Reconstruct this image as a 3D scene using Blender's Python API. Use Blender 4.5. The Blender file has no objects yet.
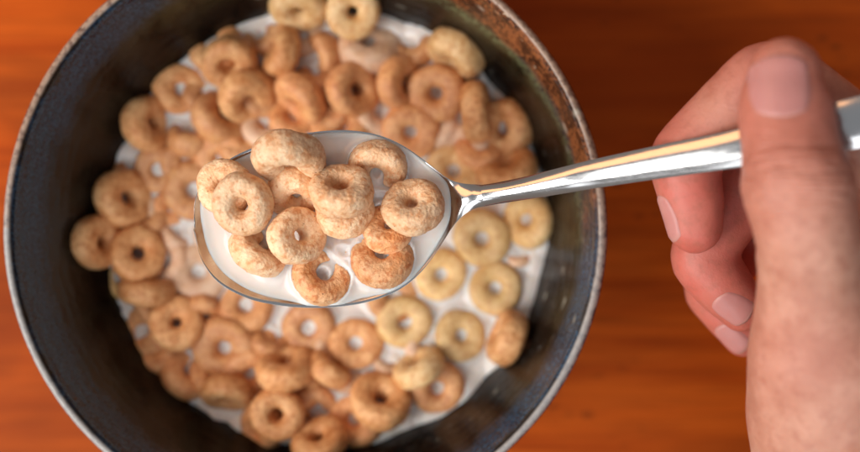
import bpy, bmesh, math, random
from mathutils import Vector, Matrix, noise
from mathutils.bvhtree import BVHTree

random.seed(7)
S = 0.001                      # everything is worked out in millimetres
scene = bpy.context.scene
C = bpy.data.collections.new('table_setting'); scene.collection.children.link(C)

# ------------------------------------------------------------------ camera
CAM_X, CAM_Z, NX, NY, RIM_D, RIM_S = 57.0, 370.0, 534.0, 228.0, 300.0, 0.248
def P(px, py, z):
    """photograph pixel at height z (mm) -> point in mm"""
    s = RIM_S * (CAM_Z - z) / RIM_D
    return Vector((CAM_X + (px - NX) * s, (NY - py) * s, z))
def mmpx(z): return RIM_S * (CAM_Z - z) / RIM_D

cd = bpy.data.cameras.new('camera'); cam = bpy.data.objects.new('camera', cd); C.objects.link(cam)
cam.location = (CAM_X*S, 0, CAM_Z*S)
cd.sensor_width = 36; cd.lens = 36*RIM_D/(860*RIM_S)
cd.shift_x = (430-NX)/860; cd.shift_y = (NY-226)/860
cd.clip_start = .01; cd.clip_end = 20
cd.dof.use_dof = True; cd.dof.focus_distance = (CAM_Z-87)*S; cd.dof.aperture_fstop = 5.0
scene.camera = cam

# ------------------------------------------------------------------ helpers
def tag(o, label=None, cat=None, group=None, kind=None):
    if label: o['label'] = label
    if cat: o['category'] = cat
    if group: o['group'] = group
    if kind: o['kind'] = kind
    return o
def empty(name, loc=(0,0,0)):
    o = bpy.data.objects.new(name, None); o.empty_display_size = .01
    C.objects.link(o); o.location = Vector(loc)*S; return o
def mesh_obj(name, verts, faces, mat, parent=None, smooth=True, origin=None):
    """verts in mm, world space; origin (mm) becomes the object's location"""
    org = Vector(origin) if origin is not None else Vector((0,0,0))
    me = bpy.data.meshes.new(name)
    me.from_pydata([tuple((Vector(v)-org)*S) for v in verts], [], faces)
    me.update()
    if smooth:
        me.polygons.foreach_set('use_smooth', [True]*len(me.polygons))
    me.materials.append(mat)
    o = bpy.data.objects.new(name, me); C.objects.link(o)
    if parent is not None:
        o.parent = parent
        o.location = org*S - parent.location
    else: o.location = org*S
    return o
def sstep(a, b, x):
    t = max(0, min(1, (x-a)/(b-a))); return t*t*(3-2*t)
def interp(tab, x):
    """monotone smooth interpolation of a table [(x,y)..]"""
    n = len(tab)
    if x <= tab[0][0]: return tab[0][1]
    if x >= tab[-1][0]: return tab[-1][1]
    for i in range(n-1):
        x0, y0 = tab[i]; x1, y1 = tab[i+1]
        if x0 <= x <= x1:
            def sl(j):
                if j == 0: return (tab[1][1]-tab[0][1])/(tab[1][0]-tab[0][0])
                if j == n-1: return (tab[-1][1]-tab[-2][1])/(tab[-1][0]-tab[-2][0])
                return (tab[j+1][1]-tab[j-1][1])/(tab[j+1][0]-tab[j-1][0])
            h = x1-x0; t = (x-x0)/h; m0, m1 = sl(i)*h, sl(i+1)*h
            return (2*t**3-3*t*t+1)*y0+(t**3-2*t*t+t)*m0+(-2*t**3+3*t*t)*y1+(t**3-t*t)*m1

# ------------------------------------------------------------------ materials
class NT:
    def __init__(s, name):
        s.m = bpy.data.materials.new(name); s.m.use_nodes = True
        s.t = s.m.node_tree; s.n = s.t.nodes; s.l = s.t.links
        s.bsdf = s.n['Principled BSDF']; s.co = s.n.new('ShaderNodeTexCoord').outputs['Object']
    def link(s, a, b): s.l.new(a, b)
    def put(s, key, val):
        if isinstance(val, bpy.types.NodeSocket): s.l.new(val, s.bsdf.inputs[key])
        else: s.bsdf.inputs[key].default_value = val
    def mapping(s, scale=(1,1,1), rot=(0,0,0), loc=(0,0,0), vec=None):
        n = s.n.new('ShaderNodeMapping'); n.inputs['Scale'].default_value = scale
        n.inputs['Rotation'].default_value = rot; n.inputs['Location'].default_value = loc
        s.link(vec or s.co, n.inputs['Vector']); return n.outputs[0]
    def noise(s, scale, detail=3, rough=.55, vec=None, dist=0):
        n = s.n.new('ShaderNodeTexNoise'); n.inputs['Scale'].default_value = scale
        n.inputs['Detail'].default_value = detail; n.inputs['Roughness'].default_value = rough
        n.inputs['Distortion'].default_value = dist
        s.link(vec or s.co, n.inputs['Vector']); return n.outputs['Fac']
    def voro(s, scale, vec=None, out='Distance', rnd=1):
        n = s.n.new('ShaderNodeTexVoronoi'); n.inputs['Scale'].default_value = scale
        n.inputs['Randomness'].default_value = rnd
        s.link(vec or s.co, n.inputs['Vector']); return n.outputs[out]
    def math(s, op, a, b=0.0, c=None):
        n = s.n.new('ShaderNodeMath'); n.operation = op
        for i, v in enumerate((a, b, c)):
            if v is None: continue
            if isinstance(v, bpy.types.NodeSocket): s.link(v, n.inputs[i])
            else: n.inputs[i].default_value = v
        return n.outputs[0]
    def rng(s, v, a, b, c=0., d=1., smooth=True):
        n = s.n.new('ShaderNodeMapRange'); n.interpolation_type = 'SMOOTHSTEP' if smooth else 'LINEAR'
        s.link(v, n.inputs['Value'])
        for i, x in enumerate((a, b, c, d)): n.inputs[i+1].default_value = x
        return n.outputs[0]
    def mix(s, f, a, b, mode='MIX'):
        n = s.n.new('ShaderNodeMix'); n.data_type = 'RGBA'; n.blend_type = mode
        for k, v in ((0, f), (6, a), (7, b)):
            if isinstance(v, bpy.types.NodeSocket): s.link(v, n.inputs[k])
            elif k == 0: n.inputs[k].default_value = v
            else: n.inputs[k].default_value = (*v, 1) if len(v) == 3 else v
        return n.outputs[2]
    def xyz(s, vec=None):
        n = s.n.new('ShaderNodeSeparateXYZ'); s.link(vec or s.co, n.inputs[0]); return n.outputs
    def bump(s, h, strength=.3, dist=.001, normal=None):
        n = s.n.new('ShaderNodeBump'); n.inputs['Strength'].default_value = strength
        n.inputs['Distance'].default_value = dist; s.link(h, n.inputs['Height'])
        if normal: s.link(normal, n.inputs['Normal'])
        return n.outputs[0]
    def sss(s, w, radius, scale=.001):
        s.put('Subsurface Weight', w); s.put('Subsurface Radius', radius); s.put('Subsurface Scale', scale)

def wood_material():
    w = NT('varnished_wood')
    g = w.mapping((2.2, 26, 1), rot=(0,0,.03))
    n1 = w.noise(3.2, 6, .6, g, .8)
    n2 = w.noise(14, 5, .65, w.mapping((1.2, 30, 1)), .3)
    big = w.noise(9, 4, .6, w.mapping((.7, 1.5, 1), loc=(.7,.2,0)), .6)
    c = w.mix(w.rng(n1, .3, .7), (.36, .048, .003), (.60, .105, .008))
    c = w.mix(w.rng(n2, .42, .72, 0, .45), c, (.17, .026, .003))
    c = w.mix(w.rng(big, .38, .62, 0, .58), c, (.15, .026, .004))
    # dark pores and little knots, heaviest on the right
    x = w.xyz()[0]
    vk = w.voro(110, w.mapping((1, 1.9, 1)))
    patch = w.rng(w.noise(9, 2, .5, w.mapping((1,1.4,1), loc=(.31,.12,0))), .52, .68)
    spot = w.math('MULTIPLY', w.rng(vk, .10, .34, 1, 0), patch)
    spot = w.math('MULTIPLY', spot, w.rng(x, -.02, .07))
    c = w.mix(w.math('MULTIPLY', spot, .9), c, (.035, .010, .004))
    w.put('Base Color', c); w.put('Roughness', .48); w.put('Specular IOR Level', .06)
    w.put('Coat Weight', .0); w.put('Coat Roughness', .25)
    w.put('Normal', w.bump(n2, .22, .0008))
    return w.m

def glaze_material(name, lip=False):
    """stoneware glaze: near-black brown, a blue band below the lip, rust breaking through at the upper right"""
    g = NT(name); x, y, z = g.xyz()
    ang = g.math('ARCTAN2', y, x)                                   # -pi..pi
    r = g.math('SQRT', g.math('ADD', g.math('MULTIPLY', x, x), g.math('MULTIPLY', y, y)))
    cyl = g.n.new('ShaderNodeCombineXYZ'); g.link(g.math('MULTIPLY', ang, .070), cyl.inputs[0]); g.link(z, cyl.inputs[1]); cyl = cyl.outputs[0]
    fine = g.noise(620, 4, .6); med = g.noise(90, 4, .6); large = g.noise(22, 3, .6)
    streak = g.noise(60, 5, .65, g.mapping((1, 1, 6)))
    body = g.mix(g.rng(med, .35, .7), (.0022, .0018, .0016), (.0150, .0090, .0058))
    body = g.mix(g.rng(streak, .55, .72, 0, .45), body, (.022, .017, .013))
    olive = g.math('MULTIPLY', g.rng(g.math('ABSOLUTE', g.math('SUBTRACT', ang, 1.35)), .55, 1.2, 1, 0), g.rng(z, .045, .060))
    body = g.mix(g.math('MULTIPLY', olive, g.rng(med, .35, .6, .1, .9)), body, (.075, .060, .022))
    # blue band
    zz = g.math('ADD', z, g.math('MULTIPLY', g.math('SUBTRACT', med, .5), .012))
    band = g.math('MULTIPLY', g.rng(zz, .0560, .0635), g.rng(zz, .0690, .0710, 1, 0))
    bluecol = g.mix(g.rng(g.noise(1300, 3, .6), .35, .7), (.004, .012, .030), (.030, .085, .155))
    right = g.rng(g.math('ABSOLUTE', g.math('ADD', ang, .85)), .9, 1.7, 1, .62)
    dash = g.noise(700, 4, .7, g.mapping((.22, 1, 1), vec=cyl))
    painted_sheen = g.math('MULTIPLY', g.rng(dash, .56, .68), g.rng(g.math('ABSOLUTE', g.math('ADD', ang, .6)), .8, 1.5, 1, .12))
    body = g.mix(g.math('MULTIPLY', painted_sheen, .55), body, (.12, .11, .10))  # reflected light on the lower-right wall, painted as grey streaks
    c = g.mix(g.math('MULTIPLY', band, right), body, bluecol)
    # rust sector
    sect = g.rng(g.math('ABSOLUTE', g.math('SUBTRACT', ang, .72)), .48, .95, 1, 0)
    zr = g.math('ADD', z, g.math('MULTIPLY', g.math('SUBTRACT', large, .5), .014))
    rband = g.math('MULTIPLY', g.rng(zr, .0565, .0605), sect)
    rfine = g.noise(800, 6, .75, dist=.4)
    rust = g.mix(g.rng(g.math('ADD', rfine, g.math('MULTIPLY', g.math('SUBTRACT', med, .5), .8)), .38, .66), (.018, .005, .004), (.27, .090, .030))
    rust = g.mix(g.rng(g.noise(230, 4, .7, g.mapping(loc=(.3,0,0))), .64, .70), rust, (.55, .42, .30))
    green = g.math('MULTIPLY', g.math('MULTIPLY', g.rng(zr, .052, .0565), g.rng(zr, .0575, .0615, 1, 0)), sect)
    c = g.mix(g.math('MULTIPLY', g.math('MULTIPLY', green, g.rng(rfine, .42, .60)), .75), c, (.15, .17, .085))
    c = g.mix(rband, c, rust)
    # lip: pale where the glaze broke thin
    pale = g.mix(g.rng(fine, .2, .7), (.27, .28, .285), (.36, .36, .35))
    pale = g.mix(g.math('MULTIPLY', g.rng(g.math('ABSOLUTE', g.math('SUBTRACT', ang, 1.5)), 1.2, 2.0, 1, .15), .9), pale,
                 g.mix(g.rng(fine, .3, .6), (.13, .06, .035), (.36, .235, .16)))
    lipm = g.rng(g.math('ADD', z, g.math('MULTIPLY', g.math('SUBTRACT', fine, .5), .0022)), .0692, .0703)
    lipm = g.math('MULTIPLY', lipm, g.rng(r, .0726, .0733))
    c = g.mix(lipm, c, pale)
    # specular glints painted in as short pale dashes on the right side
    vf = g.voro(230, g.mapping((.42, 1, 1), vec=cyl))
    fl = g.math('MULTIPLY', g.rng(vf, .10, .26, 1, 0), g.math('MULTIPLY', g.rng(g.noise(55, 3, .6, cyl), .50, .60), g.rng(g.math('ABSOLUTE', g.math('SUBTRACT', ang, .25)), 1.2, 2.0, 1, .0)))
    c = g.mix(g.math('MULTIPLY', fl, .75), c, (.40, .37, .30))
    g.put('Base Color', c); g.put('Roughness', g.rng(med, .3, .7, .10, .24)); g.put('Specular IOR Level', .30)
    wv = g.n.new('ShaderNodeTexWave'); wv.wave_type = 'BANDS'; wv.bands_direction = 'Z'
    wv.inputs['Scale'].default_value = 95; wv.inputs['Distortion'].default_value = 5; wv.inputs['Detail'].default_value = 2
    wv.inputs['Detail Scale'].default_value = 1.5
    g.link(g.co, wv.inputs['Vector'])
    b1 = g.bump(wv.outputs['Fac'], .05, .0006)
    b2 = g.bump(fine, .22, .0005, b1)
    b3 = g.bump(g.noise(120, 3), .22, .0008, b2)
    g.put('Normal', b3)
    return g.m

def milk_material():
    m = NT('milk')
    m.put('Base Color', (.75, .675, .625, 1)); m.put('Roughness', .10); m.put('Specular IOR Level', .5)
    m.sss(1.0, (1.0, .72, .55), .0028)
    m.put('IOR', 1.35)
    return m.m

def cereal_material(name, lo, hi, toast, seed, milky=0.0):
    m = NT(name)
    oi = m.n.new('ShaderNodeObjectInfo')
    off = m.n.new('ShaderNodeVectorMath'); off.operation = 'ADD'
    m.link(m.co, off.inputs[0]); m.link(oi.outputs['Location'], off.inputs[1])
    v = off.outputs[0]
    patch = m.noise(210, 3, .55, v)
    grain = m.noise(1500, 4, .7, v)
    mott = m.noise(620, 4, .6, v)
    c = m.mix(m.rng(patch, .33, .68), lo, hi)
    c = m.mix(m.rng(mott, .46, .66, 0, .70), c, toast)
    pores = m.rng(m.voro(520, v), .04, .13, 1, 0)
    pm = m.math('MULTIPLY', pores, m.rng(m.noise(300, 1, .5, v), .52, .60))
    c = m.mix(m.math('MULTIPLY', pm, .7), c, tuple(q*.28 for q in toast))
    c = m.mix(m.rng(grain, .53, .70, 0, .40), c, tuple(min(1, q*1.45) for q in hi))
    if milky:
        film = m.rng(m.noise(120, 3, .6, v), .35, .62, milky*.45, milky)
        c = m.mix(film, c, (.86, .70, .55))
    # each ring baked a little differently
    hs = m.n.new('ShaderNodeHueSaturation'); m.link(c, hs.inputs['Color'])
    m.link(m.rng(oi.outputs['Random'], 0, 1, .90, 1.16, False), hs.inputs['Value'])
    m.put('Base Color', hs.outputs[0])
    m.put('Roughness', .42 if not milky else .30); m.put('Specular IOR Level', .35)
    m.sss(.14, (1, .5, .25), .0010)
    h = m.math('ADD', m.math('MULTIPLY', mott, .7), m.math('MULTIPLY', grain, .45))
    h = m.math('SUBTRACT', h, m.math('MULTIPLY', pm, .5))
    m.put('Normal', m.bump(h, .6, .0008))
    return m.m

def steel_material():
    m = NT('polished_steel')
    m.put('Metallic', 1.0); m.put('Base Color', (.55, .545, .54, 1))
    n = m.noise(900, 3, .6, m.mapping((.25, 1.6, 1), rot=(0,0,-.17)))
    m.put('Roughness', m.rng(n, .3, .7, .13, .20))
    m.put('Normal', m.bump(n, .02, .0002))
    return m.m

def skin_material():
    m = NT('skin')
    at = m.n.new('ShaderNodeAttribute'); at.attribute_name = 'flush'
    n1 = m.noise(95, 4, .6); n2 = m.noise(420, 3, .6)
    c = m.mix(m.rng(n1, .35, .68), (.47, .215, .145), (.59, .315, .225))
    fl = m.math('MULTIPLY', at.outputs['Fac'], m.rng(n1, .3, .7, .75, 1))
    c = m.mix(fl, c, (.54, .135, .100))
    c = m.mix(m.rng(n2, .45, .7, 0, .40), c, (.36, .120, .078))
    m.put('Base Color', c); m.put('Roughness', .47); m.put('Specular IOR Level', .4)
    m.sss(.35, (1, .35, .2), .0035)
    cr = m.voro(900, m.mapping((1, .55, 1)))
    b = m.bump(m.noise(1400, 3, .6), .30, .0004)
    # wrinkles across the thumb joint
    x, y, z = m.xyz()
    at2 = m.n.new('ShaderNodeAttribute'); at2.attribute_name = 'crease'
    wn = m.noise(300, 3, .5, m.mapping((.25, 2.6, 1), rot=(0,0,.1)))
    b2 = m.bump(m.math('MULTIPLY', wn, at2.outputs['Fac']), .9, .0016, b)
    m.put('Normal', b2)
    return m.m

def nail_material():
    m = NT('fingernail')
    at = m.n.new('ShaderNodeAttribute'); at.attribute_name = 'edge'
    c = m.mix(m.noise(200, 2), (.48, .20, .18), (.55, .255, .23))
    c = m.mix(at.outputs['Fac'], c, (.60, .34, .27))
    m.put('Base Color', c); m.put('Roughness', .4); m.put('Specular IOR Level', .35); m.sss(.3, (1,.4,.3), .001)
    return m.m

MW = wood_material(); MG = glaze_material('stoneware_glaze'); MM = milk_material(); MS = steel_material()
MK = skin_material(); MN = nail_material()
CER = {
 'tan':    cereal_material('oat_ring_tan',    (.62,.270,.100), (.76,.420,.190), (.44,.140,.035), 1),
 'orange': cereal_material('oat_ring_soaked', (.62,.245,.078), (.74,.365,.140), (.46,.130,.028), 2, .10),
 'pale':   cereal_material('oat_ring_pale',   (.68,.400,.165), (.80,.540,.280), (.56,.240,.070), 3),
 'yellow': cereal_material('oat_ring_yellow', (.68,.395,.125), (.80,.525,.215), (.56,.235,.050), 4, .16),
 'milky':  cereal_material('oat_ring_milky',  (.60,.280,.120), (.70,.390,.195), (.48,.170,.055), 5, .50),
 'light':  cereal_material('oat_ring_light',  (.82,.480,.255), (.88,.630,.400), (.62,.235,.075), 6),
 'toast':  cereal_material('oat_ring_toasted',(.68,.300,.115), (.82,.500,.270), (.50,.135,.030), 7),
}

# ------------------------------------------------------------------ table
bm = bmesh.new()
bmesh.ops.create_cube(bm, size=1, matrix=Matrix.Translation((.03, 0, -.0125)) @ Matrix.Diagonal((1.3, .9, .025, 1)))
bmesh.ops.bevel(bm, geom=bm.edges[:], offset=.004, segments=3, affect='EDGES')
me = bpy.data.meshes.new('table_top'); bm.to_mesh(me); bm.free(); me.materials.append(MW)
tb = bpy.data.objects.new('table_top', me); C.objects.link(tb)
tag(tb, 'varnished reddish-orange wooden table surface with dark grain under the bowl', 'table', kind='structure')

# ------------------------------------------------------------------ bowl
INNER = [(0,7),(12,7.3),(26,9),(38,13),(48,20),(55,28),(59.6,35),(63.6,44),(67.3,54),(70.2,62.5),(71.9,68.0)]
OUTER = [(75.0,68.0),(73.6,61),(70.6,51),(66,40),(59,27),(50,16),(42,10),(38.5,7)]
LIP = [(71.6,67.2),(71.84,68.2),(72.2,69.4),(72.8,70.3),(73.6,70.7),(74.4,70.3),(74.98,69.2),(75.14,68.0),(75.0,67.2)]
FOOT = [(38.7,8),(38.2,3),(37.6,.6),(36.6,.02),(34.8,.02),(33.8,.8),(33.4,3.5),(32,5)]
def dense(tab, k):
    out = []
    for i in range(len(tab)-1):
        for j in range(k):
            t = j/k
            p0 = tab[max(0,i-1)]; p1 = tab[i]; p2 = tab[i+1]; p3 = tab[min(len(tab)-1,i+2)]
            q = tuple(.5*((2*p1[a])+(-p0[a]+p2[a])*t+(2*p0[a]-5*p1[a]+4*p2[a]-p3[a])*t*t+(-p0[a]+3*p1[a]-3*p2[a]+p3[a])*t**3) for a in (0,1))
            out.append(q)
    out.append(tab[-1]); return out
def lathe(name, prof, mat, parent, n=360, wob=True):
    V, F = [], []
    for (r, z) in prof:
        for k in range(n):
            a = 2*math.pi*k/n
            w = 0
            if wob and r > 30:
                w = .32*noise.noise(Vector((math.cos(a)*1.3, math.sin(a)*1.3, 4))) * min(1, z/60)
                w += .03*noise.noise(Vector((math.cos(a)*9, math.sin(a)*9, z*.25)))
            V.append(((r+w)*math.cos(a), (r+w)*math.sin(a), z + w*.3*(z > 66)))
    for i in range(len(prof)-1):
        for k in range(n):
            a, b = i*n+k, i*n+(k+1) % n
            F.append((a, b, b+n, a+n))
    return mesh_obj(name, V, F, mat, parent)
bowl = empty('cereal_bowl')
tag(bowl, 'large dark glazed stoneware bowl with blue and rust rim, full of cereal and milk', 'bowl')
lathe('body', [(.01,7)]+dense(INNER, 5)[1:]+[(73.4,68.6)]+dense(OUTER, 4)+[(20,6),(.01,6)], MG, bowl)
lathe('rim', dense(LIP, 4), MG, bowl, 360)
lathe('foot_ring', dense(FOOT, 3), MG, bowl, 160)
def inner_r(z):
    for i in range(len(INNER)-1):
        if INNER[i][1] <= z <= INNER[i+1][1]:
            t = (z-INNER[i][1])/(INNER[i+1][1]-INNER[i][1]); return INNER[i][0]+t*(INNER[i+1][0]-INNER[i][0])
    return 72
def inner_z(r):
    for i in range(len(INNER)-1):
        if INNER[i][0] <= r <= INNER[i+1][0]:
            t = (r-INNER[i][0])/(INNER[i+1][0]-INNER[i][0]); return INNER[i][1]+t*(INNER[i+1][1]-INNER[i][1])
    return 70

# ------------------------------------------------------------------ cereal rings
ALL_BOWL, ALL_SPOON = [], []
def ring(c, dia, az, tilt, mat, label, group, store, nu=72, nv=32, hole=.20, thick=.46, seed=0, oval=0., bump=1.):
    """puffed oat ring; c centre mm; dia mm; axis leans towards az (deg) by tilt (deg)"""
    rnd = random.Random(seed*13+5)
    R0 = dia/2; rh = R0*hole*rnd.uniform(.88, 1.15); A = (R0-rh)/2; RM = (R0+rh)/2; H = R0*thick*rnd.uniform(.93, 1.07)
    V, F = [], []
    so = Vector((rnd.uniform(-50,50), rnd.uniform(-50,50), rnd.uniform(-50,50)))
    spin = rnd.uniform(0, 6.28); ov = oval + rnd.uniform(.0, .05)
    for i in range(nu):
        u = 2*math.pi*i/nu; cu, su = math.cos(u), math.sin(u)
        for j in range(nv):
            v = 2*math.pi*j/nv
            cv, sv = math.cos(v), math.sin(v)
            # slightly squarish section
            e = .80
            ax = A*math.copysign(abs(cv)**e, cv); hz = H*math.copysign(abs(sv)**e, sv)
            p = Vector(((RM+ax)*cu, (RM+ax)*su, hz))
            nrm = Vector((cv*cu, cv*su, sv))
            q = p/dia*13.5
            d = .50*noise.noise(q*.17+so) + .16*noise.noise(q*.5+so*1.7) + bump*(.09*noise.noise(q*1.5+so) + .07*noise.noise(q*3.1-so))
            if nu > 100: d += .06*noise.noise(q*1.15-so*2) + .05*noise.noise(q*2.3+so*3) + .05*max(0, noise.noise(q*1.7+so*5)-.25)*3
            if cv < -.3: d *= .6                       # keep the hole open
            p = p + nrm*d
            p.x *= 1+ov; p.y *= 1-ov
            V.append(p)
    for i in range(nu):
        for j in range(nv):
            a = i*nv+j; b = i*nv+(j+1) % nv; c2 = ((i+1) % nu)*nv+(j+1) % nv; d2 = ((i+1) % nu)*nv+j
            F.append((a, d2, c2, b))
    azr, tr = math.radians(az), math.radians(tilt)
    axis = Vector((-math.sin(azr), math.cos(azr), 0))
    M = Matrix.Rotation(tr, 3, axis) @ Matrix.Rotation(spin, 3, 'Z')
    me = bpy.data.meshes.new('cereal_ring')
    me.from_pydata([tuple(v*S) for v in V], [], F); me.update()
    me.polygons.foreach_set('use_smooth', [True]*len(me.polygons)); me.materials.append(mat)
    o = bpy.data.objects.new('cereal_ring', me); C.objects.link(o)
    o.location = Vector(c)*S; o.rotation_euler = M.to_euler()
    tag(o, label, 'cereal ring', group)
    store.append(([M @ v + Vector(c) for v in V], F))
    return o

MZ = 35.0
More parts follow.
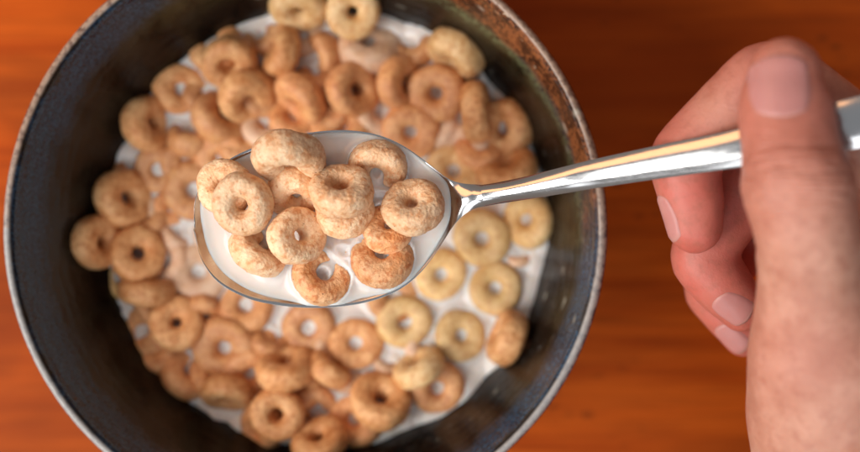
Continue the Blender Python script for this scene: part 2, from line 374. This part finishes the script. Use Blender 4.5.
# px, py, diameter px, axis azimuth, tilt, height over milk, tone, label
BOWL = [
 (299,  6,59,-90,48, 6,'pale','pale leaning ring on the wall at the top of the milk, slit hole facing down'),
 (353, 11,56,-60,12, 7,'pale','pale yellow face-up ring right of the leaning pale ring at the top'),
 (456, 54,62,235,62, 5,'pale','fat pale oval ring leaning against dark wall at upper right end of the milk'),
 (281, 51,54,165,38, 3,'tan','brown ring facing left just below the leaning pale ring at the top'),
 (229, 63,57,-80,24, 4.5,'tan','tan ring with dark slot hole overlapping another ring at upper left milk edge'),
 (217, 47,54,120,15, .5,'tan','toasted ring mostly hidden behind the slot-holed ring at the upper left edge'),
 (247, 97,58,-58,36, 4,'tan','brown ring tilted down right with narrow dark hole, below the slot-holed ring'),
 (181, 89,50,-15,20, .4,'tan','ring with milk in its hole at the milk\'s upper left corner'),
 (147,124,56,5,42, 3,'tan','ring with tall dark hole pressed against the left wall below the upper left corner ring'),
 (160,169,48,-60,8, -.2,'orange','small soaked ring with milk filled round hole, right of the left wall'),
 (124,198,60,8,34, 4,'tan','tall tan ring with upright dark oval hole above the two leftmost rings'),
 ( 97,242,57,0,42, 8,'tan','leftmost ring, clinging to the dark bowl wall above the milk'),
 (138,254,58,30,20, 4.5,'tan','round ring with a small dark hole, immediately right of the leftmost ring'),
 (148,291,56,86,74, 3.5,'tan','ring lying edge-on like a horizontal bean, below the round ring beside the leftmost'),
 (148,330,52,180,18, .6,'orange','ring half hidden at left milk edge behind a round dark-holed ring'),
 (177,323,56,60,14, 4.5,'tan','round ring with dark round hole covering its left neighbour at the lower left'),
 (188,374,50,40,48, .3,'orange','partly sunken ring in the lower left milk edge, its hole turned away'),
 (226,346,62,-90,10, 1.2,'orange','wide ring with bright milk filled hole in the lower left of the milk'),
 (228,393,54,-90,38, 3.2,'tan','ring with nearly closed hole at the lower left edge, below the milk filled wide one'),
 (286,367,60,90,40, 4.5,'tan','thick leaning ring directly above the raised black-holed ring at the bottom'),
 (277,414,54,20,6, 8,'tan','raised face-up ring with black oval hole near the bottom edge of the photo'),
 (263,426,50,200,22, 2,'orange','darker ring under the raised black-holed ring at the bottom'),
 (319,441,56,100,34, 8,'tan','lowest ring, cut by the bottom edge of the photo'),
 (248,306,54,90,14, -.6,'orange','soaked ring right under the lower left edge of the spoon'),
 (310,326,52,-100,8, -.2,'orange','flat ring just below the middle of the spoon, a dark pit beside its milky hole'),
 (357,343,52,100,8, .2,'tan','flat ring with milk in its hole, directly above right of the small slanting ring'),
 (330,369,50,52,76, 2,'tan','small ring on edge slanting down to the right, left of centre at the bottom'),
 (405,321,56,-30,6, .6,'yellow','greenish tan flat ring with blue-white hole just below right of the spoon bowl'),
 (461,335,54,20,10, .4,'yellow','yellowish flat ring touching milk film, left of the upright ring on the lower right wall'),
 (419,367,54,118,58, 4.5,'pale','crusty leaning oval ring stacked on another at the lower right milk edge'),
 (437,386,54,-60,16, 1.2,'orange','ring lying under the crusty leaning oval ring at the lower right'),
 (380,401,62,75,28, 4.8,'tan','large round ring with dark hole on top of another, bottom right of centre'),
 (356,420,54,120,18, 1,'orange','ring peeking out below left of the large round ring at the bottom'),
 (316,404,44,-70,30, -.4,'orange','sunken ring between the two raised rings at the bottom'),
 (507,338,60,158,66, 5.5,'tan','narrow ring standing on edge against the right wall at the milk\'s lower right'),
 (496,288,56,100,10, .5,'yellow','oval yellowish ring with milky hole directly above the narrow standing ring'),
 (482,238,60,-60,5, 1,'yellow','large yellow ring with round gray hole just below the spoon neck'),
 (441,274,54,0,5, .1,'yellow','pale ring with wide milk hole tucked against the right side of the spoon bowl'),
 (529,220,58,180,26, 1,'yellow','half-moon yellow ring at the right milk edge below the spoon handle'),
 (505,128,60,205,22, 2,'tan','ring with shaded milky hole at the right edge above the spoon handle'),
 (477,112,62,4,82, 6,'tan','ring standing on edge like an upright bar, right of the centre top'),
 (437,93,60,-120,10, 2.6,'orange','broad face-up ring with gray-brown hole left of the upright bar-like ring'),
 (400,83,56,-8,38, 2.6,'orange','ring facing right with a bluish hole, between two broad rings near the top'),
 (353,90,56,0,26, 4.6,'orange','ring with a deep brown hole above the middle of the spoon'),
 (370,47,60,82,36, 1.2,'milky','milk-filmed ring with shallow hole below the pale yellow face-up ring'),
 (322,56,46,200,50, -.4,'orange','sunken lump of ring left of the milk-filmed ring near the top'),
 (417,48,42,120,40, -.6,'orange','small sunken ring left of the fat pale oval ring'),
 (318,79,44,90,52, .8,'orange','orange ring edge with a dark pore, left of the deep brown holed ring'),
 (300,99,58,228,52, 3,'orange','smooth humped ring without visible hole, left of and below the pore-marked one'),
 (269,128,50,90,35, .3,'milky','milky orange ring touching the upper left outline of the spoon\'s load'),
 (293,119,44,60,30, .6,'orange','soaked ring between the humped ring and the spoon'),
 (221,119,56,35,56, 1.4,'orange','curved ring side seen as a crescent below the slot-holed ring'),
 (190,138,44,80,64, .2,'orange','short block-like ring on edge between milk gaps at the left'),
 (224,157,54,-100,12, .2,'orange','flat soaked ring left of the spoon\'s upper left cereal'),
 (195,190,58,0,8, .2,'orange','large soaked ring with a milky hole just left of the spoon tip'),
 (177,236,32,50,60, -.8,'milky','small milk-covered ring bit left of the spoon tip'),
 (162,211,30,20,40, -.8,'milky','tiny pale ring bit in a milk gap under the small soaked ring'),
 (201,272,58,60,8, -1,'milky','large milky ring below left of the spoon tip, hole filled over'),
 (204,312,40,-70,50, .6,'orange','orange ring bit poking up above the wide milk-holed ring'),
 (271,342,38,70,50, 1,'orange','orange ring bit poking up above the thick leaning ring'),
 (250,371,50,-60,20, 1.2,'orange','deep orange ring lying low between three rings at lower left'),
 (411,131,56,-80,16, 1.4,'orange','soaked ring partly hidden by the upper right rim of the spoon'),
 (342,127,56,90,14, .4,'orange','soaked ring peeking over the top rim of the spoon'),
 (378,112,46,10,30, -.2,'milky','milky ring wedged between the spoon and the ring facing right'),
 (509,171,62,112,46, 4,'tan','big ring slanting up right just above the spoon handle\'s neck'),
 (454,173,56,80,18, .6,'pale','pale arc of ring right above the spoon neck'),
 (466,147,48,200,18, -.4,'milky','milk-soaked ring under the upright bar-like ring'),
 (394,297,50,20,14, -.6,'tan','ring mostly covered by the lower right rim of the spoon'),
 (386,361,24,60,40, -.6,'milky','tiny ring fragment in the milk above the large round bottom ring'),
 (124,279,44,90,18, 0,'yellow','dull ring in shadow under the round ring beside the leftmost'),
 (328,36,40,30,16, -1.4,'milky','nearly drowned ring under the pale yellow ring at the top'),
 (330,112,46,120,20, .2,'orange','low orange ring between the deep brown holed ring and the spoon'),
 (519,256,26,90,40, -1,'milky','tiny drowned ring piece at right milk edge between two yellow rings'),
 (205,96,40,30,30,-.4,'orange','small sunken orange ring left of the brown down-tilted ring'),
 (262,78,46,100,20,-.6,'orange','sunken orange ring seen between the slot-holed ring and the one facing left'),
 (300,36,46,60,16,-.9,'milky','milk-veiled ring directly below the leaning pale ring at the top'),
 (388,62,44,-90,24,-.3,'orange','orange ring wedged behind the ring facing right near the top'),
 (437,128,42,150,20,-.6,'milky','milky ring in the gap above the spoon neck, left of the soaked one'),
 (480,150,46,90,36,1.2,'orange','orange ring under the foot of the upright bar-like ring'),
 (170,262,44,150,24,-.5,'milky','milky ring right of the round ring beside the leftmost'),
 (215,232,40,60,26,-.7,'milky','milk-veiled ring bit right below the spoon tip\'s left side'),
 (158,352,44,100,30,-.2,'orange','orange ring low at the left milk edge, under the half hidden one'),
 (215,372,46,60,26,.2,'orange','orange ring wedged below the wide milk-holed ring'),
 (255,340,44,90,26,.2,'orange','sunken orange ring right of the wide milk-holed ring'),
 (300,388,46,120,22,.2,'orange','orange ring showing between thick leaning ring and large round bottom ring'),
 (262,92,50,10,26,.6,'orange','orange ring buried between the brown down-tilted ring and the humped ring'),
 (242,140,52,80,20,.3,'orange','orange ring just above the spoon tip\'s pale rings'),
 (148,216,46,100,20,-.2,'orange','orange ring squeezed between the tall dark-holed ring and the milk gap'),
 (345,372,40,60,20,-.3,'milky','milky ring right of the small slanting ring on edge'),
 (424,345,40,30,20,-.6,'milky','milk-veiled ring under the left edge of the yellowish flat ring at lower right'),
 (195,418,40,60,20,.4,'orange','orange ring at the bottom left edge of the milk'),
 (332,348,36,30,24,-.4,'milky','milky ring between two flat milk-holed rings below the spoon'),
 (262,36,40,120,24,-.2,'orange','orange ring on the upper milk edge left of the leaning pale ring'),
 (134,170,38,60,26,-.3,'orange','small orange ring on the left milk edge below the ring with tall dark hole'),
 (182,162,40,-30,24,-.3,'orange','little orange ring just right of the small soaked ring with milky round hole'),
 (300,352,38,80,24,-.3,'milky','milky ring bit left of the flat ring with milk in its hole'),
 (158,303,46,40,24,.2,'orange','orange ring tucked right of the horizontal bean-like ring'),
 (236,322,40,90,24,-.2,'orange','orange ring above the wide milk-holed ring, under the spoon\'s lower left edge'),
 (172,208,34,20,24,-.4,'orange','small orange ring left of the large soaked ring by the spoon tip'),
 (262,215,52,90,20, -.4,'orange','soaked ring in the spoon\'s shade below its cereal heap'),
]
for i, (px, py, dp, az, ti, dz, tone, label) in enumerate(BOWL):
    low = dz < 1.7
    z = MZ + (dz*.7-.35 if low else dz)
    ti = ti if low else (ti*1.5 if ti < 45 else min(84, ti*1.18))
    if low and tone != 'yellow': dp *= 1.08
    dm = dp*mmpx(z)*(1.0 if dp > 46 else 1.0)
    if dp < 46: dm = max(dm, 8.0)
    if label.startswith('soaked ring in the spoon'): continue
    ring(P(px, py, z), dm, az, ti, CER[tone], label, 'cereal rings in the bowl', ALL_BOWL, seed=i+1)

# ------------------------------------------------------------------ milk in the bowl
def bvh_of(store):
    V, F = [], []
    for vs, fs in store:
        o = len(V); V += vs; F += [tuple(a+o for a in f) for f in fs]
    return BVHTree.FromPolygons(V, F)
bv = bvh_of(ALL_BOWL)
NR, NA = 170, 520
V, F = [], []
RM = 64.5
for i in range(NR):
    r = .05 + RM*(i/(NR-1))**.8
    for k in range(NA):
        a = 2*math.pi*k/NA
        x, y = r*math.cos(a), r*math.sin(a)
        z = MZ + .12*noise.noise(Vector((x*.09, y*.09, 1)))
        hit = bv.find_nearest(Vector((x, y, MZ+.2)))
        d = hit[3] if hit[0] is not None else 99
        e_ = sstep(55.5, 59, r)                                  # milk creeps up the wall beside a ring
        up = (1-e_)*(1.2*math.exp(-d/1.1)+.30*math.exp(-d/3.2)) + e_*(2.0*math.exp(-(d/3.4)**2)+.3*math.exp(-d/1.0))
        up += .35*math.exp(-max(0, 59.8-r)/1.0)
        z += up
        w = inner_z(min(r, 71))
        if r > 50: z = max(z, w-.7) if w > z else z
        V.append((x, y, z))
top_rows = NR
bot = [(RM, inner_z(RM)-1.2)]
for zz, rr in ((34,60.2),(27,55.0),(19.5,48.6),(12.5,38.6),(8.2,26)):
    bot.append((rr+.1, zz-.5))
for (r, z) in bot:
    for k in range(NA):
        a = 2*math.pi*k/NA; V.append((r*math.cos(a), r*math.sin(a), z))
n_rows = NR+len(bot)
for i in range(n_rows-1):
    for k in range(NA):
        a, b = i*NA+k, i*NA+(k+1) % NA
        F.append((a, a+NA, b+NA, b))
F.append(tuple(range(NA))); F.append(tuple(reversed(range((n_rows-1)*NA, n_rows*NA))))
mk = mesh_obj('milk', V, F, MM, origin=(0,0,MZ))
tag(mk, 'white milk pool filling the dark bowl around the floating cereal rings', 'milk')

# ------------------------------------------------------------------ spoon
ZR = 84.0; SM = 83.2
s84 = mmpx(ZR)
ax0 = P(195, 230, ZR); ANG = math.radians(7.0)
D0 = Vector((math.cos(ANG), math.sin(ANG), 0)); N0 = Vector((-math.sin(ANG), math.cos(ANG), 0))
WID = [(0,0),(2,20),(6,34),(14,48),(25,58.5),(47,71.5),(70,79.5),(95,85),(125,88),(155,87.5),(180,83),(200,75.5),(218,64),(233,50),(246,36),(257,24),(268,16.5),(280,12.3),(292,10.9)]
OFF = [(0,0),(30,-3),(90,-4.5),(170,-6),(215,-6.5),(250,-4.5),(275,-1),(292,-.5)]
TEND = 285.0
HC = [(480,196.2,85.2),(500,192.8,86.5),(530,187.3,89.3),(565,180,92.3),(600,172.8,95),(665,161,100.5),(735,149,106.5),(800,135.5,111.5),(860,122,115.5),(930,106,118.5),(985,93,119.5)]
HW = [10.9*s84, 10.6*s84, 11.6*.232, 13.2*.2295, 14.6*.2275, 16.8*.223, 19.0*.218, 22.3*.214, 25.5*.2105, 26*.208, 19*.207]
def head_depth(t):
    u = t/262.0
    d = 9.2*max(0, 1-abs(2*u-1)**2.4)
    return d
def head_center(t): return ax0 + D0*(t*s84) + N0*(interp(OFF, t)*s84)
def rim_z(t, v):
    return ZR + .9*(1-sstep(0, 110, t)) - .35*v + .9*sstep(225, 285, t)
def head_top(t, v):
    """inner (upper) surface of the spoon's bowl"""
    w = interp(WID, t)*s84
    c = head_center(t) + N0*(v*w)
    d = head_depth(t)
    conv = 1.5*sstep(252, 285, t)
    z = rim_z(t, v) - d*(1-min(1, abs(v)/.965)**2.3) + conv*(1-v*v)
    return Vector((c.x, c.y, z)), d
NV = 40
rows = []
ts = []
n1 = 90
for i in range(n1+1):
    u = i/n1
    ts.append(TEND*(1-math.cos(u*math.pi*.5))**1.0 if u < .35 else None)
# finer near the tip, even further on
ts = [TEND*((i/n1)**1.7) for i in range(n1+1)]
for t in ts:
    top, botr = [], []
    w = interp(WID, t)*s84
    for j in range(NV+1):
        v = -math.cos(math.pi*j/NV)
        p, d = head_top(t, v)
        th = (.75+.45*(1-abs(v)**3))*min(1, w/4+.3)
        conv = sstep(240, 285, t)
        th2 = th + conv*2.3*(1-v*v)*.8
        top.append(p); q = p.copy(); q.z -= th2
        q.x -= N0.x*v*.35; q.y -= N0.y*v*.35
        botr.append(q)
    rows.append(top + botr[::-1])
n_head = len(rows)
def cr(pts, i, t):
    p0 = pts[max(0,i-1)]; p1 = pts[i]; p2 = pts[min(len(pts)-1,i+1)]; p3 = pts[min(len(pts)-1,i+2)]
    return .5*((p1*2)+(p2-p0)*t+(p0*2-p1*5+p2*4-p3)*t*t+(p1*3-p0-p2*3+p3)*t**3)
hp = [P(a, b, c) for a, b, c in HC]; K = 14
cen, wid, prog = [], [], []
for i in range(len(hp)-1):
    for k in range(K):
        t = k/K; cen.append(cr(hp, i, t)); prog.append((i+t)/(len(hp)-1))
        hw = [Vector((a,0,0)) for a in HW]; wid.append(cr(hw, i, t).x)
cen.append(hp[-1]); wid.append(HW[-1]*.8); prog.append(1)
for i, c in enumerate(cen):
    if i < 3: continue
    a = cen[max(0,i-1)]; b = cen[min(len(cen)-1,i+1)]
    T = (b-a).normalized(); Nn = Vector((-T.y, T.x, 0)).normalized(); U = T.cross(Nn)
    if U.z < 0: U = -U
    f = prog[i]; w = wid[i]
    ht = 1.5 - .45*sstep(.05,.5,f); hb = 1.9 - .6*sstep(.05,.6,f)
    row, rb = [], []
    for j in range(NV+1):
        v = -math.cos(math.pi*j/NV)
        row.append(c + Nn*(v*w) + U*(ht*(1-abs(v)**2.2)))
        rb.append(c + Nn*(v*w*.96) - U*(.35+hb*(1-abs(v)**2.4)))
    rows.append(row + rb[::-1])
m = len(rows[0]); V = [p for r in rows for p in r]; F = []
for i in range(len(rows)-1):
    for j in range(m):
        a, b = i*m+j, i*m+(j+1) % m
        F.append((a, a+m, b+m, b))
F.append(tuple(range(m))); F.append(tuple(reversed(range((len(rows)-1)*m, len(rows)*m))))
# one continuous surface, its normals kept across the join of the two parts
tmp = bpy.data.meshes.new('t'); tmp.from_pydata([tuple(p*S) for p in V], [], F); tmp.update()
VN = [v.normal.copy() for v in tmp.vertices]
spoon = empty('spoon', ax0 + D0*32)
tag(spoon, 'polished steel spoon held over the bowl, heaped with cereal rings and milk', 'spoon')
cut = n_head-1
def piece(name, fs):
    idx = sorted({a for f in fs for a in f}); mp = {a: i for i, a in enumerate(idx)}
    o = mesh_obj(name, [V[a] for a in idx], [tuple(mp[a] for a in f) for f in fs], MS, spoon, origin=V[idx[0]])
    o.data.normals_split_custom_set_from_vertices([VN[a] for a in idx])
    return o
piece('scoop', [f for f in F if min(f) < cut*m])
piece('handle', [f for f in F if min(f) >= cut*m])

# ------------------------------------------------------------------ cereal rings in the spoon
SPOON = [
 # px, py, dia px, az, tilt, dz, tone, label
 (225,187,57,150,14, 5.2,'light','pale ring at the spoon tip, mostly hidden behind the ring with the milky pinhole'),
 (243,204,63,-110,16, 8.6,'light','round ring with small milky pinhole, heaped highest at the spoon tip'),
 (289,158,74,-86,66, 7.0,'light','largest pale arched ring leaning over the spoon\'s upper left rim'),
 (296,192,60,-84,50, 1.6,'light','curved ring tucked beneath the largest arched ring in the spoon'),
 (342,191,65,92,46, 8.0,'light','fat top ring with brown oval hole, stacked on another in the spoon\'s middle'),
 (345,212,60,90,40, 2.2,'light','lower ring of the stacked pair in the middle of the spoon'),
 (378,170,63,-95,36, -.3,'light','milk-wet half-sunk arched ring near the spoon\'s upper rim'),
 (413,207,62,95,36, 5.6,'light','round ring with dark round hole nearest the spoon neck'),
 (389,228,54,80,34, .6,'toast','small orange ring wedged under the ring nearest the spoon neck'),
 (383,257,66,92,32, -.4,'toast','U-shaped half-sunk ring at the spoon\'s lower right'),
 (323,275,62,50,30, -.4,'toast','browned C-shaped half-sunk ring at the spoon\'s bottom rim'),
 (297,236,61,14,44, 5.6,'light','tilted ring with narrow slit hole and one dark speck, left of the stacked pair'),
 (260,250,62,46,62, 1.0,'light','ring on its side with a long groove, below the pinhole ring'),
 (350,240,42,90,20, -2.6,'light','nearly sunken pale ring below the stacked pair in the spoon'),
]
for i, (px, py, dp, az, ti, dz, tone, label) in enumerate(SPOON):
    z = SM + dz
    ring(P(px, py, z), dp*mmpx(z+1), az, ti, CER[tone], label, 'cereal rings heaped in the spoon', ALL_SPOON, 168, 84, seed=100+i)

# milk in the spoon
bs = bvh_of(ALL_SPOON)
V, F = [], []
NT_, NV_ = 150, 110
T0, T1 = 1.5, 262.0
def spoon_milk_level(p):
    hit = bs.find_nearest(Vector((p.x, p.y, SM+.2))); d = hit[3]
    return SM + .10*noise.noise(Vector((p.x*.15, p.y*.15, 3))) + 1.15*math.exp(-d/.9) + .5*math.exp(-d/2.6)
for layer in (0, 1):
    for i in range(NT_+1):
        t = T0+(T1-T0)*i/NT_
        for j in range(NV_+1):
            v = -.975+1.95*j/NV_
            p, d = head_top(t, v)
            if layer == 0:
                L = spoon_milk_level(p)
                edge = max(0, L-p.z)
                L += .45*math.exp(-edge/.7)
                z = max(L, p.z-.32)
            else: z = p.z-.42
            V.append((p.x, p.y, z))
W_ = NV_+1; off = (NT_+1)*W_
for i in range(NT_):
    for j in range(NV_):
        a = i*W_+j
        F.append((a, a+W_, a+W_+1, a+1)); b = a+off; F.append((b, b+1, b+W_+1, b+W_))
for i in range(NT_):
    a = i*W_; F.append((a, a+off, a+W_+off, a+W_))
    a = i*W_+NV_; F.append((a, a+W_, a+W_+off, a+off))
for j in range(NV_):
    F.append((j, j+1, j+1+off, j+off)); a = NT_*W_+j; F.append((a, a+off, a+1+off, a+1))
mk2 = mesh_obj('milk', V, F, MM, origin=(ax0+D0*30))
tag(mk2, 'white milk filling the steel spoon around its heap of cereal rings', 'milk')

# ------------------------------------------------------------------ hand
# chains of (px, py, z mm, radius mm)
THUMB = [(785,76,121,7.9),(784,92,121,9.1),(786,115,121.5,9.9),(791,150,123,10.3),(797,182,124,11.7),(804,215,124,11.2),(811,255,121,11.2),(816,300,116,12.8),(824,350,109,17),(836,395,102,20.5),(846,440,98,21.5)]
INDEX = [(695,226,92,6.6),(693,205,92.5,7.3),(688,180,93,7.8),(686,158,93.5,8.1),(706,135,94.5,8.2),(740,102,96.5,8.5),(768,80,98,8.9),(800,96,98.5,8.9),(845,132,98,9.4),(905,185,96,11)]
MIDDLE = [(742,307,77,6.3),(727,290,77.5,7.2),(712,272,78,7.7),(703,255,78,8),(716,230,79,8.1),(742,195,80,8.4),(768,165,81,8.8),(820,172,81,8.8),(870,200,82,9.6),(912,232,84,11)]
RING = [(744,334,62,6.0),(733,318,62,6.8),(720,300,62,7.2),(712,285,62,7.4),(728,262,63,7.6),(760,230,65,8),(790,215,67,8.2),(850,225,69,8.6),(920,275,72,10.5)]
PINKY = [(800,330,50,5.6),(785,318,50,6.2),(775,305,50,6.5),(790,285,52,6.8),(825,265,55,7.2),(870,275,60,8),(925,320,64,9.5)]
PALM = [[(905,185,96,11),(900,280,94,14),(880,380,94,18),(860,450,95,21)],
        [(912,232,84,11),(905,320,84,14),(885,400,88,18),(862,460,93,21)],
        [(920,275,72,10.5),(915,350,75,13),(892,420,83,17),(865,475,90,20)],
        [(925,320,64,9.5),(920,390,68,12),(898,450,78,16),(868,490,88,20)],
        [(846,440,98,21.5),(858,500,93,22),(866,580,88,22.5),(876,700,84,25),(884,820,82,27)],
        [(870,330,100,12),(868,400,100,16)],[(806,255,119,10.5),(860,300,106,10),(900,290,96,11)]]
HV, HF = [], []
def chain(pts, sz=1.0):
    """closed tapered tube with round ends through the joints"""
    ps = [P(a,b,c) for a,b,c,_ in pts]; rs = [Vector((d,0,0)) for *_, d in pts]
    c, r = [], []
    for i in range(len(ps)-1):
        n = max(2, int((ps[i+1]-ps[i]).length/1.3))
        for k in range(n): c.append(cr(ps, i, k/n)); r.append(cr(rs, i, k/n).x)
    c.append(ps[-1]); r.append(rs[-1].x)
    T = [(c[min(len(c)-1,i+1)]-c[max(0,i-1)]).normalized() for i in range(len(c))]
    cc, rr, tt = [], [], []
    for k in range(7):
        a = math.radians(4+k*12.5); cc.append(c[0]-T[0]*r[0]*math.cos(a)); rr.append(r[0]*math.sin(a)); tt.append(T[0])
    cc += c; rr += r; tt += T
    for k in range(7):
        a = math.radians(80-k*12.5); cc.append(c[-1]+T[-1]*r[-1]*math.cos(a)); rr.append(r[-1]*math.sin(a)); tt.append(T[-1])
    n = 28; o = len(HV)
    for p, q, t in zip(cc, rr, tt):
        sd = Vector((0,0,1)).cross(t); sd = sd.normalized() if sd.length > .1 else Vector((1,0,0)); up = t.cross(sd)
        for k in range(n):
            a = 2*math.pi*k/n; d = sd*math.cos(a)+up*math.sin(a)*sz
            HV.append(tuple((p+d*q)*S))
    for i in range(len(cc)-1):
        for k in range(n):
            a, b = o+i*n+k, o+i*n+(k+1) % n
            HF.append((a, b, b+n, a+n))
    HF.append(tuple(o+k for k in reversed(range(n)))); HF.append(tuple(o+(len(cc)-1)*n+k for k in range(n)))
chain(THUMB, .93)
for ch in (INDEX, MIDDLE, RING, PINKY): chain(ch)
for ch in PALM: chain(ch)
tmpm = bpy.data.meshes.new('hand_raw'); tmpm.from_pydata(HV, [], HF); tmpm.update()
tmpo = bpy.data.objects.new('hand_raw', tmpm); C.objects.link(tmpo)
rmod = tmpo.modifiers.new('r', 'REMESH'); rmod.mode = 'VOXEL'; rmod.voxel_size = .00085
sm = tmpo.modifiers.new('s', 'SMOOTH'); sm.factor = .5; sm.iterations = 12
dg = bpy.context.evaluated_depsgraph_get(); dg.update()
hm = bpy.data.meshes.new_from_object(tmpo.evaluated_get(dg)); hm.name = 'hand'
bpy.data.objects.remove(tmpo)
# small anatomical relief: knuckle folds, tendon hollows
tips = [P(785,95,121), P(694,215,92), P(735,298,77), P(738,325,62)]
joint = P(796,178,133)
fl = hm.attributes.new('flush', 'FLOAT', 'POINT'); crs = hm.attributes.new('crease', 'FLOAT', 'POINT')
joints = [P(687,160,93.5), P(768,80,98), P(703,257,78), P(796,180,124), P(812,330,112)]
fv, cv = [], []
HN = [v.normal.copy() for v in hm.vertices]
for vi, v in enumerate(hm.vertices):
    p = v.co/S
    a = max(math.exp(-((p-t).length/15)**2) for t in tips)
    b = max(math.exp(-((p-t).length/13)**2) for t in joints)
    low = .45*sstep(112, 92, p.z) * sstep(20, -5, 0)
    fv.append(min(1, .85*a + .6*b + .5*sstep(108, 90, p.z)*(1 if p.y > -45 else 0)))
    dj = p-joint
    cv.append(math.exp(-(dj.y/7.5)**2)*sstep(16, 9, abs(dj.x))*sstep(118, 124, p.z))
    # folds over the thumb joint, and broad uneven flesh everywhere
    dd = .38*noise.noise(p*.085) + .16*noise.noise(p*.22)
    if cv[-1] > .02:
        dd -= .30*cv[-1]*(max(0, math.sin(dj.y*1.15 + .8*noise.noise(p*.12)))**2)
    v.co += HN[vi]*dd*S
fl.data.foreach_set('value', fv); crs.data.foreach_set('value', cv)
hm.polygons.foreach_set('use_smooth', [True]*len(hm.polygons)); hm.materials.clear(); hm.materials.append(MK); hm.update()
hand = bpy.data.objects.new('hand', hm); C.objects.link(hand)
tag(hand, 'hand pinching the spoon handle between thumb and curled fingers, bare wrist below', 'hand')

hb = BVHTree.FromPolygons([v.co/S for v in hm.vertices], [tuple(p.vertices) for p in hm.polygons])
def nail(center, nrm, along, wid_, len_, free=.5):
    nrm = Vector(nrm).normalized(); along = Vector(along); along = (along - nrm*along.dot(nrm)).normalized()
    side = along.cross(nrm)
    n = 22; V = []; E = []
    base = hb.ray_cast(center+nrm*30, -nrm)[0] or center
    for i in range(n+1):
        for j in range(n+1):
            u, w = 2*i/n-1, 2*j/n-1
            # square to rounded outline (w=+1 is the free end)
            uu = u*math.sqrt(max(0, 1-.42*w*w*(1.0 if w < 0 else .75))); ww = w*math.sqrt(max(0, 1-.42*u*u))*1.12
            q = center + side*(uu*wid_/2) + along*(ww*len_/2)
            h = hb.ray_cast(q+nrm*30, -nrm)[0]
            if h is None or (h-base).dot(nrm) < -wid_*.45: h = q + nrm*((base-q).dot(nrm) - wid_*.45)
            m_ = max(abs(u), abs(w))
            lift = .30 if m_ < .87 else .30-.46*(m_-.87)/.13
            if w > .7: lift = max(lift, .12)
            V.append(h+nrm*lift); E.append(max(sstep(.78,.92,w)*free, sstep(-.80,-.97,w)*.35))
    F = [(i*(n+1)+j, (i+1)*(n+1)+j, (i+1)*(n+1)+j+1, i*(n+1)+j+1) for i in range(n) for j in range(n)]
    # a real plate: close it underneath
    o_ = len(V); Vb = [p - nrm*.45 for p in V]
    V2 = V+Vb; F2 = F+[tuple(a+o_ for a in reversed(f)) for f in F]
    rimv = [j for j in range(n+1)] + [i*(n+1)+n for i in range(1,n+1)] + [n*(n+1)+j for j in range(n-1,-1,-1)] + [i*(n+1) for i in range(n-1,0,-1)]
    for a, b in zip(rimv, rimv[1:]+rimv[:1]): F2.append((a, b, b+o_, a+o_))
    o = mesh_obj('nail', V2, F2, MN, hand)
    at = o.data.attributes.new('edge', 'FLOAT', 'POINT'); at.data.foreach_set('value', E+E)
    bm = bmesh.new(); bm.from_mesh(o.data); bmesh.ops.recalc_face_normals(bm, faces=bm.faces); bm.to_mesh(o.data); bm.free()
    return o
nail(P(781,86,129), (-.05,.05,1), (-.02,1,0), 12.6, 12.0, .15)
nail(P(676,219,93), (-.90,.05,.42), (.15,-1,0), 8.2, 9.6, .3)
nail(P(733,306,82), (-.38,-.52,.76), (.75,-.66,0), 7.6, 8.6)
nail(P(732,337,66), (-.45,-.62,.62), (.70,-.70,0), 7.0, 8.6)

# ------------------------------------------------------------------ light
w = bpy.data.worlds.new('World'); scene.world = w; w.use_nodes = True
wn = w.node_tree; bg = wn.nodes['Background']
tc = wn.nodes.new('ShaderNodeTexCoord'); sp = wn.nodes.new('ShaderNodeSeparateXYZ'); wn.links.new(tc.outputs['Generated'], sp.inputs[0])
rmp = wn.nodes.new('ShaderNodeValToRGB'); wn.links.new(sp.outputs[2], rmp.inputs[0])       # a room: pale walls, dim ceiling
rmp.color_ramp.elements[0].position = .10; rmp.color_ramp.elements[0].color = (.30,.25,.22,1)
rmp.color_ramp.elements[1].position = .85; rmp.color_ramp.elements[1].color = (.34,.35,.37,1)
mr = wn.nodes.new('ShaderNodeMapRange'); wn.links.new(sp.outputs[0], mr.inputs[0])          # the side away from the window is dark
for i_, v_ in enumerate((.05, .8, 1.0, .12)): mr.inputs[i_+1].default_value = v_
mx = wn.nodes.new('ShaderNodeVectorMath'); mx.operation = 'SCALE'; wn.links.new(rmp.outputs[0], mx.inputs[0]); wn.links.new(mr.outputs[0], mx.inputs['Scale'])
wn.links.new(mx.outputs[0], bg.inputs['Color']); bg.inputs['Strength'].default_value = .95
def area(name, loc, target, size, power, col, size_y=None):
    d = bpy.data.lights.new(name, 'AREA'); d.energy = power; d.color = col
    d.shape = 'RECTANGLE'; d.size = size; d.size_y = size_y or size
    o = bpy.data.objects.new(name, d); C.objects.link(o); o.location = loc
    o.rotation_euler = (Vector(target)-Vector(loc)).to_track_quat('-Z', 'Y').to_euler()
    return o
area('window_light', (-.60, -.24, .68), (.0, 0, .05), .62, 8.8, (1.0, .98, .95), .5)
area('handle_fill_light', (.12, -.75, .95), (.05, 0, .05), 1.0, 5.5, (.93, .96, 1.0), .7)  # added soft fill for a grey-white reflection on the handle's lower half
area('warm_lamp', (-.46, .48, .66), (.05, 0, .05), .5, 1.5, (1.0, .45, .17), .34)

scene.view_settings.view_transform = 'Standard'; scene.view_settings.look = 'None'
scene.view_settings.exposure = 0; scene.view_settings.gamma = 1
scene.render.engine = 'CYCLES'
scene.cycles.use_denoising = True
scene.cycles.max_bounces = 8
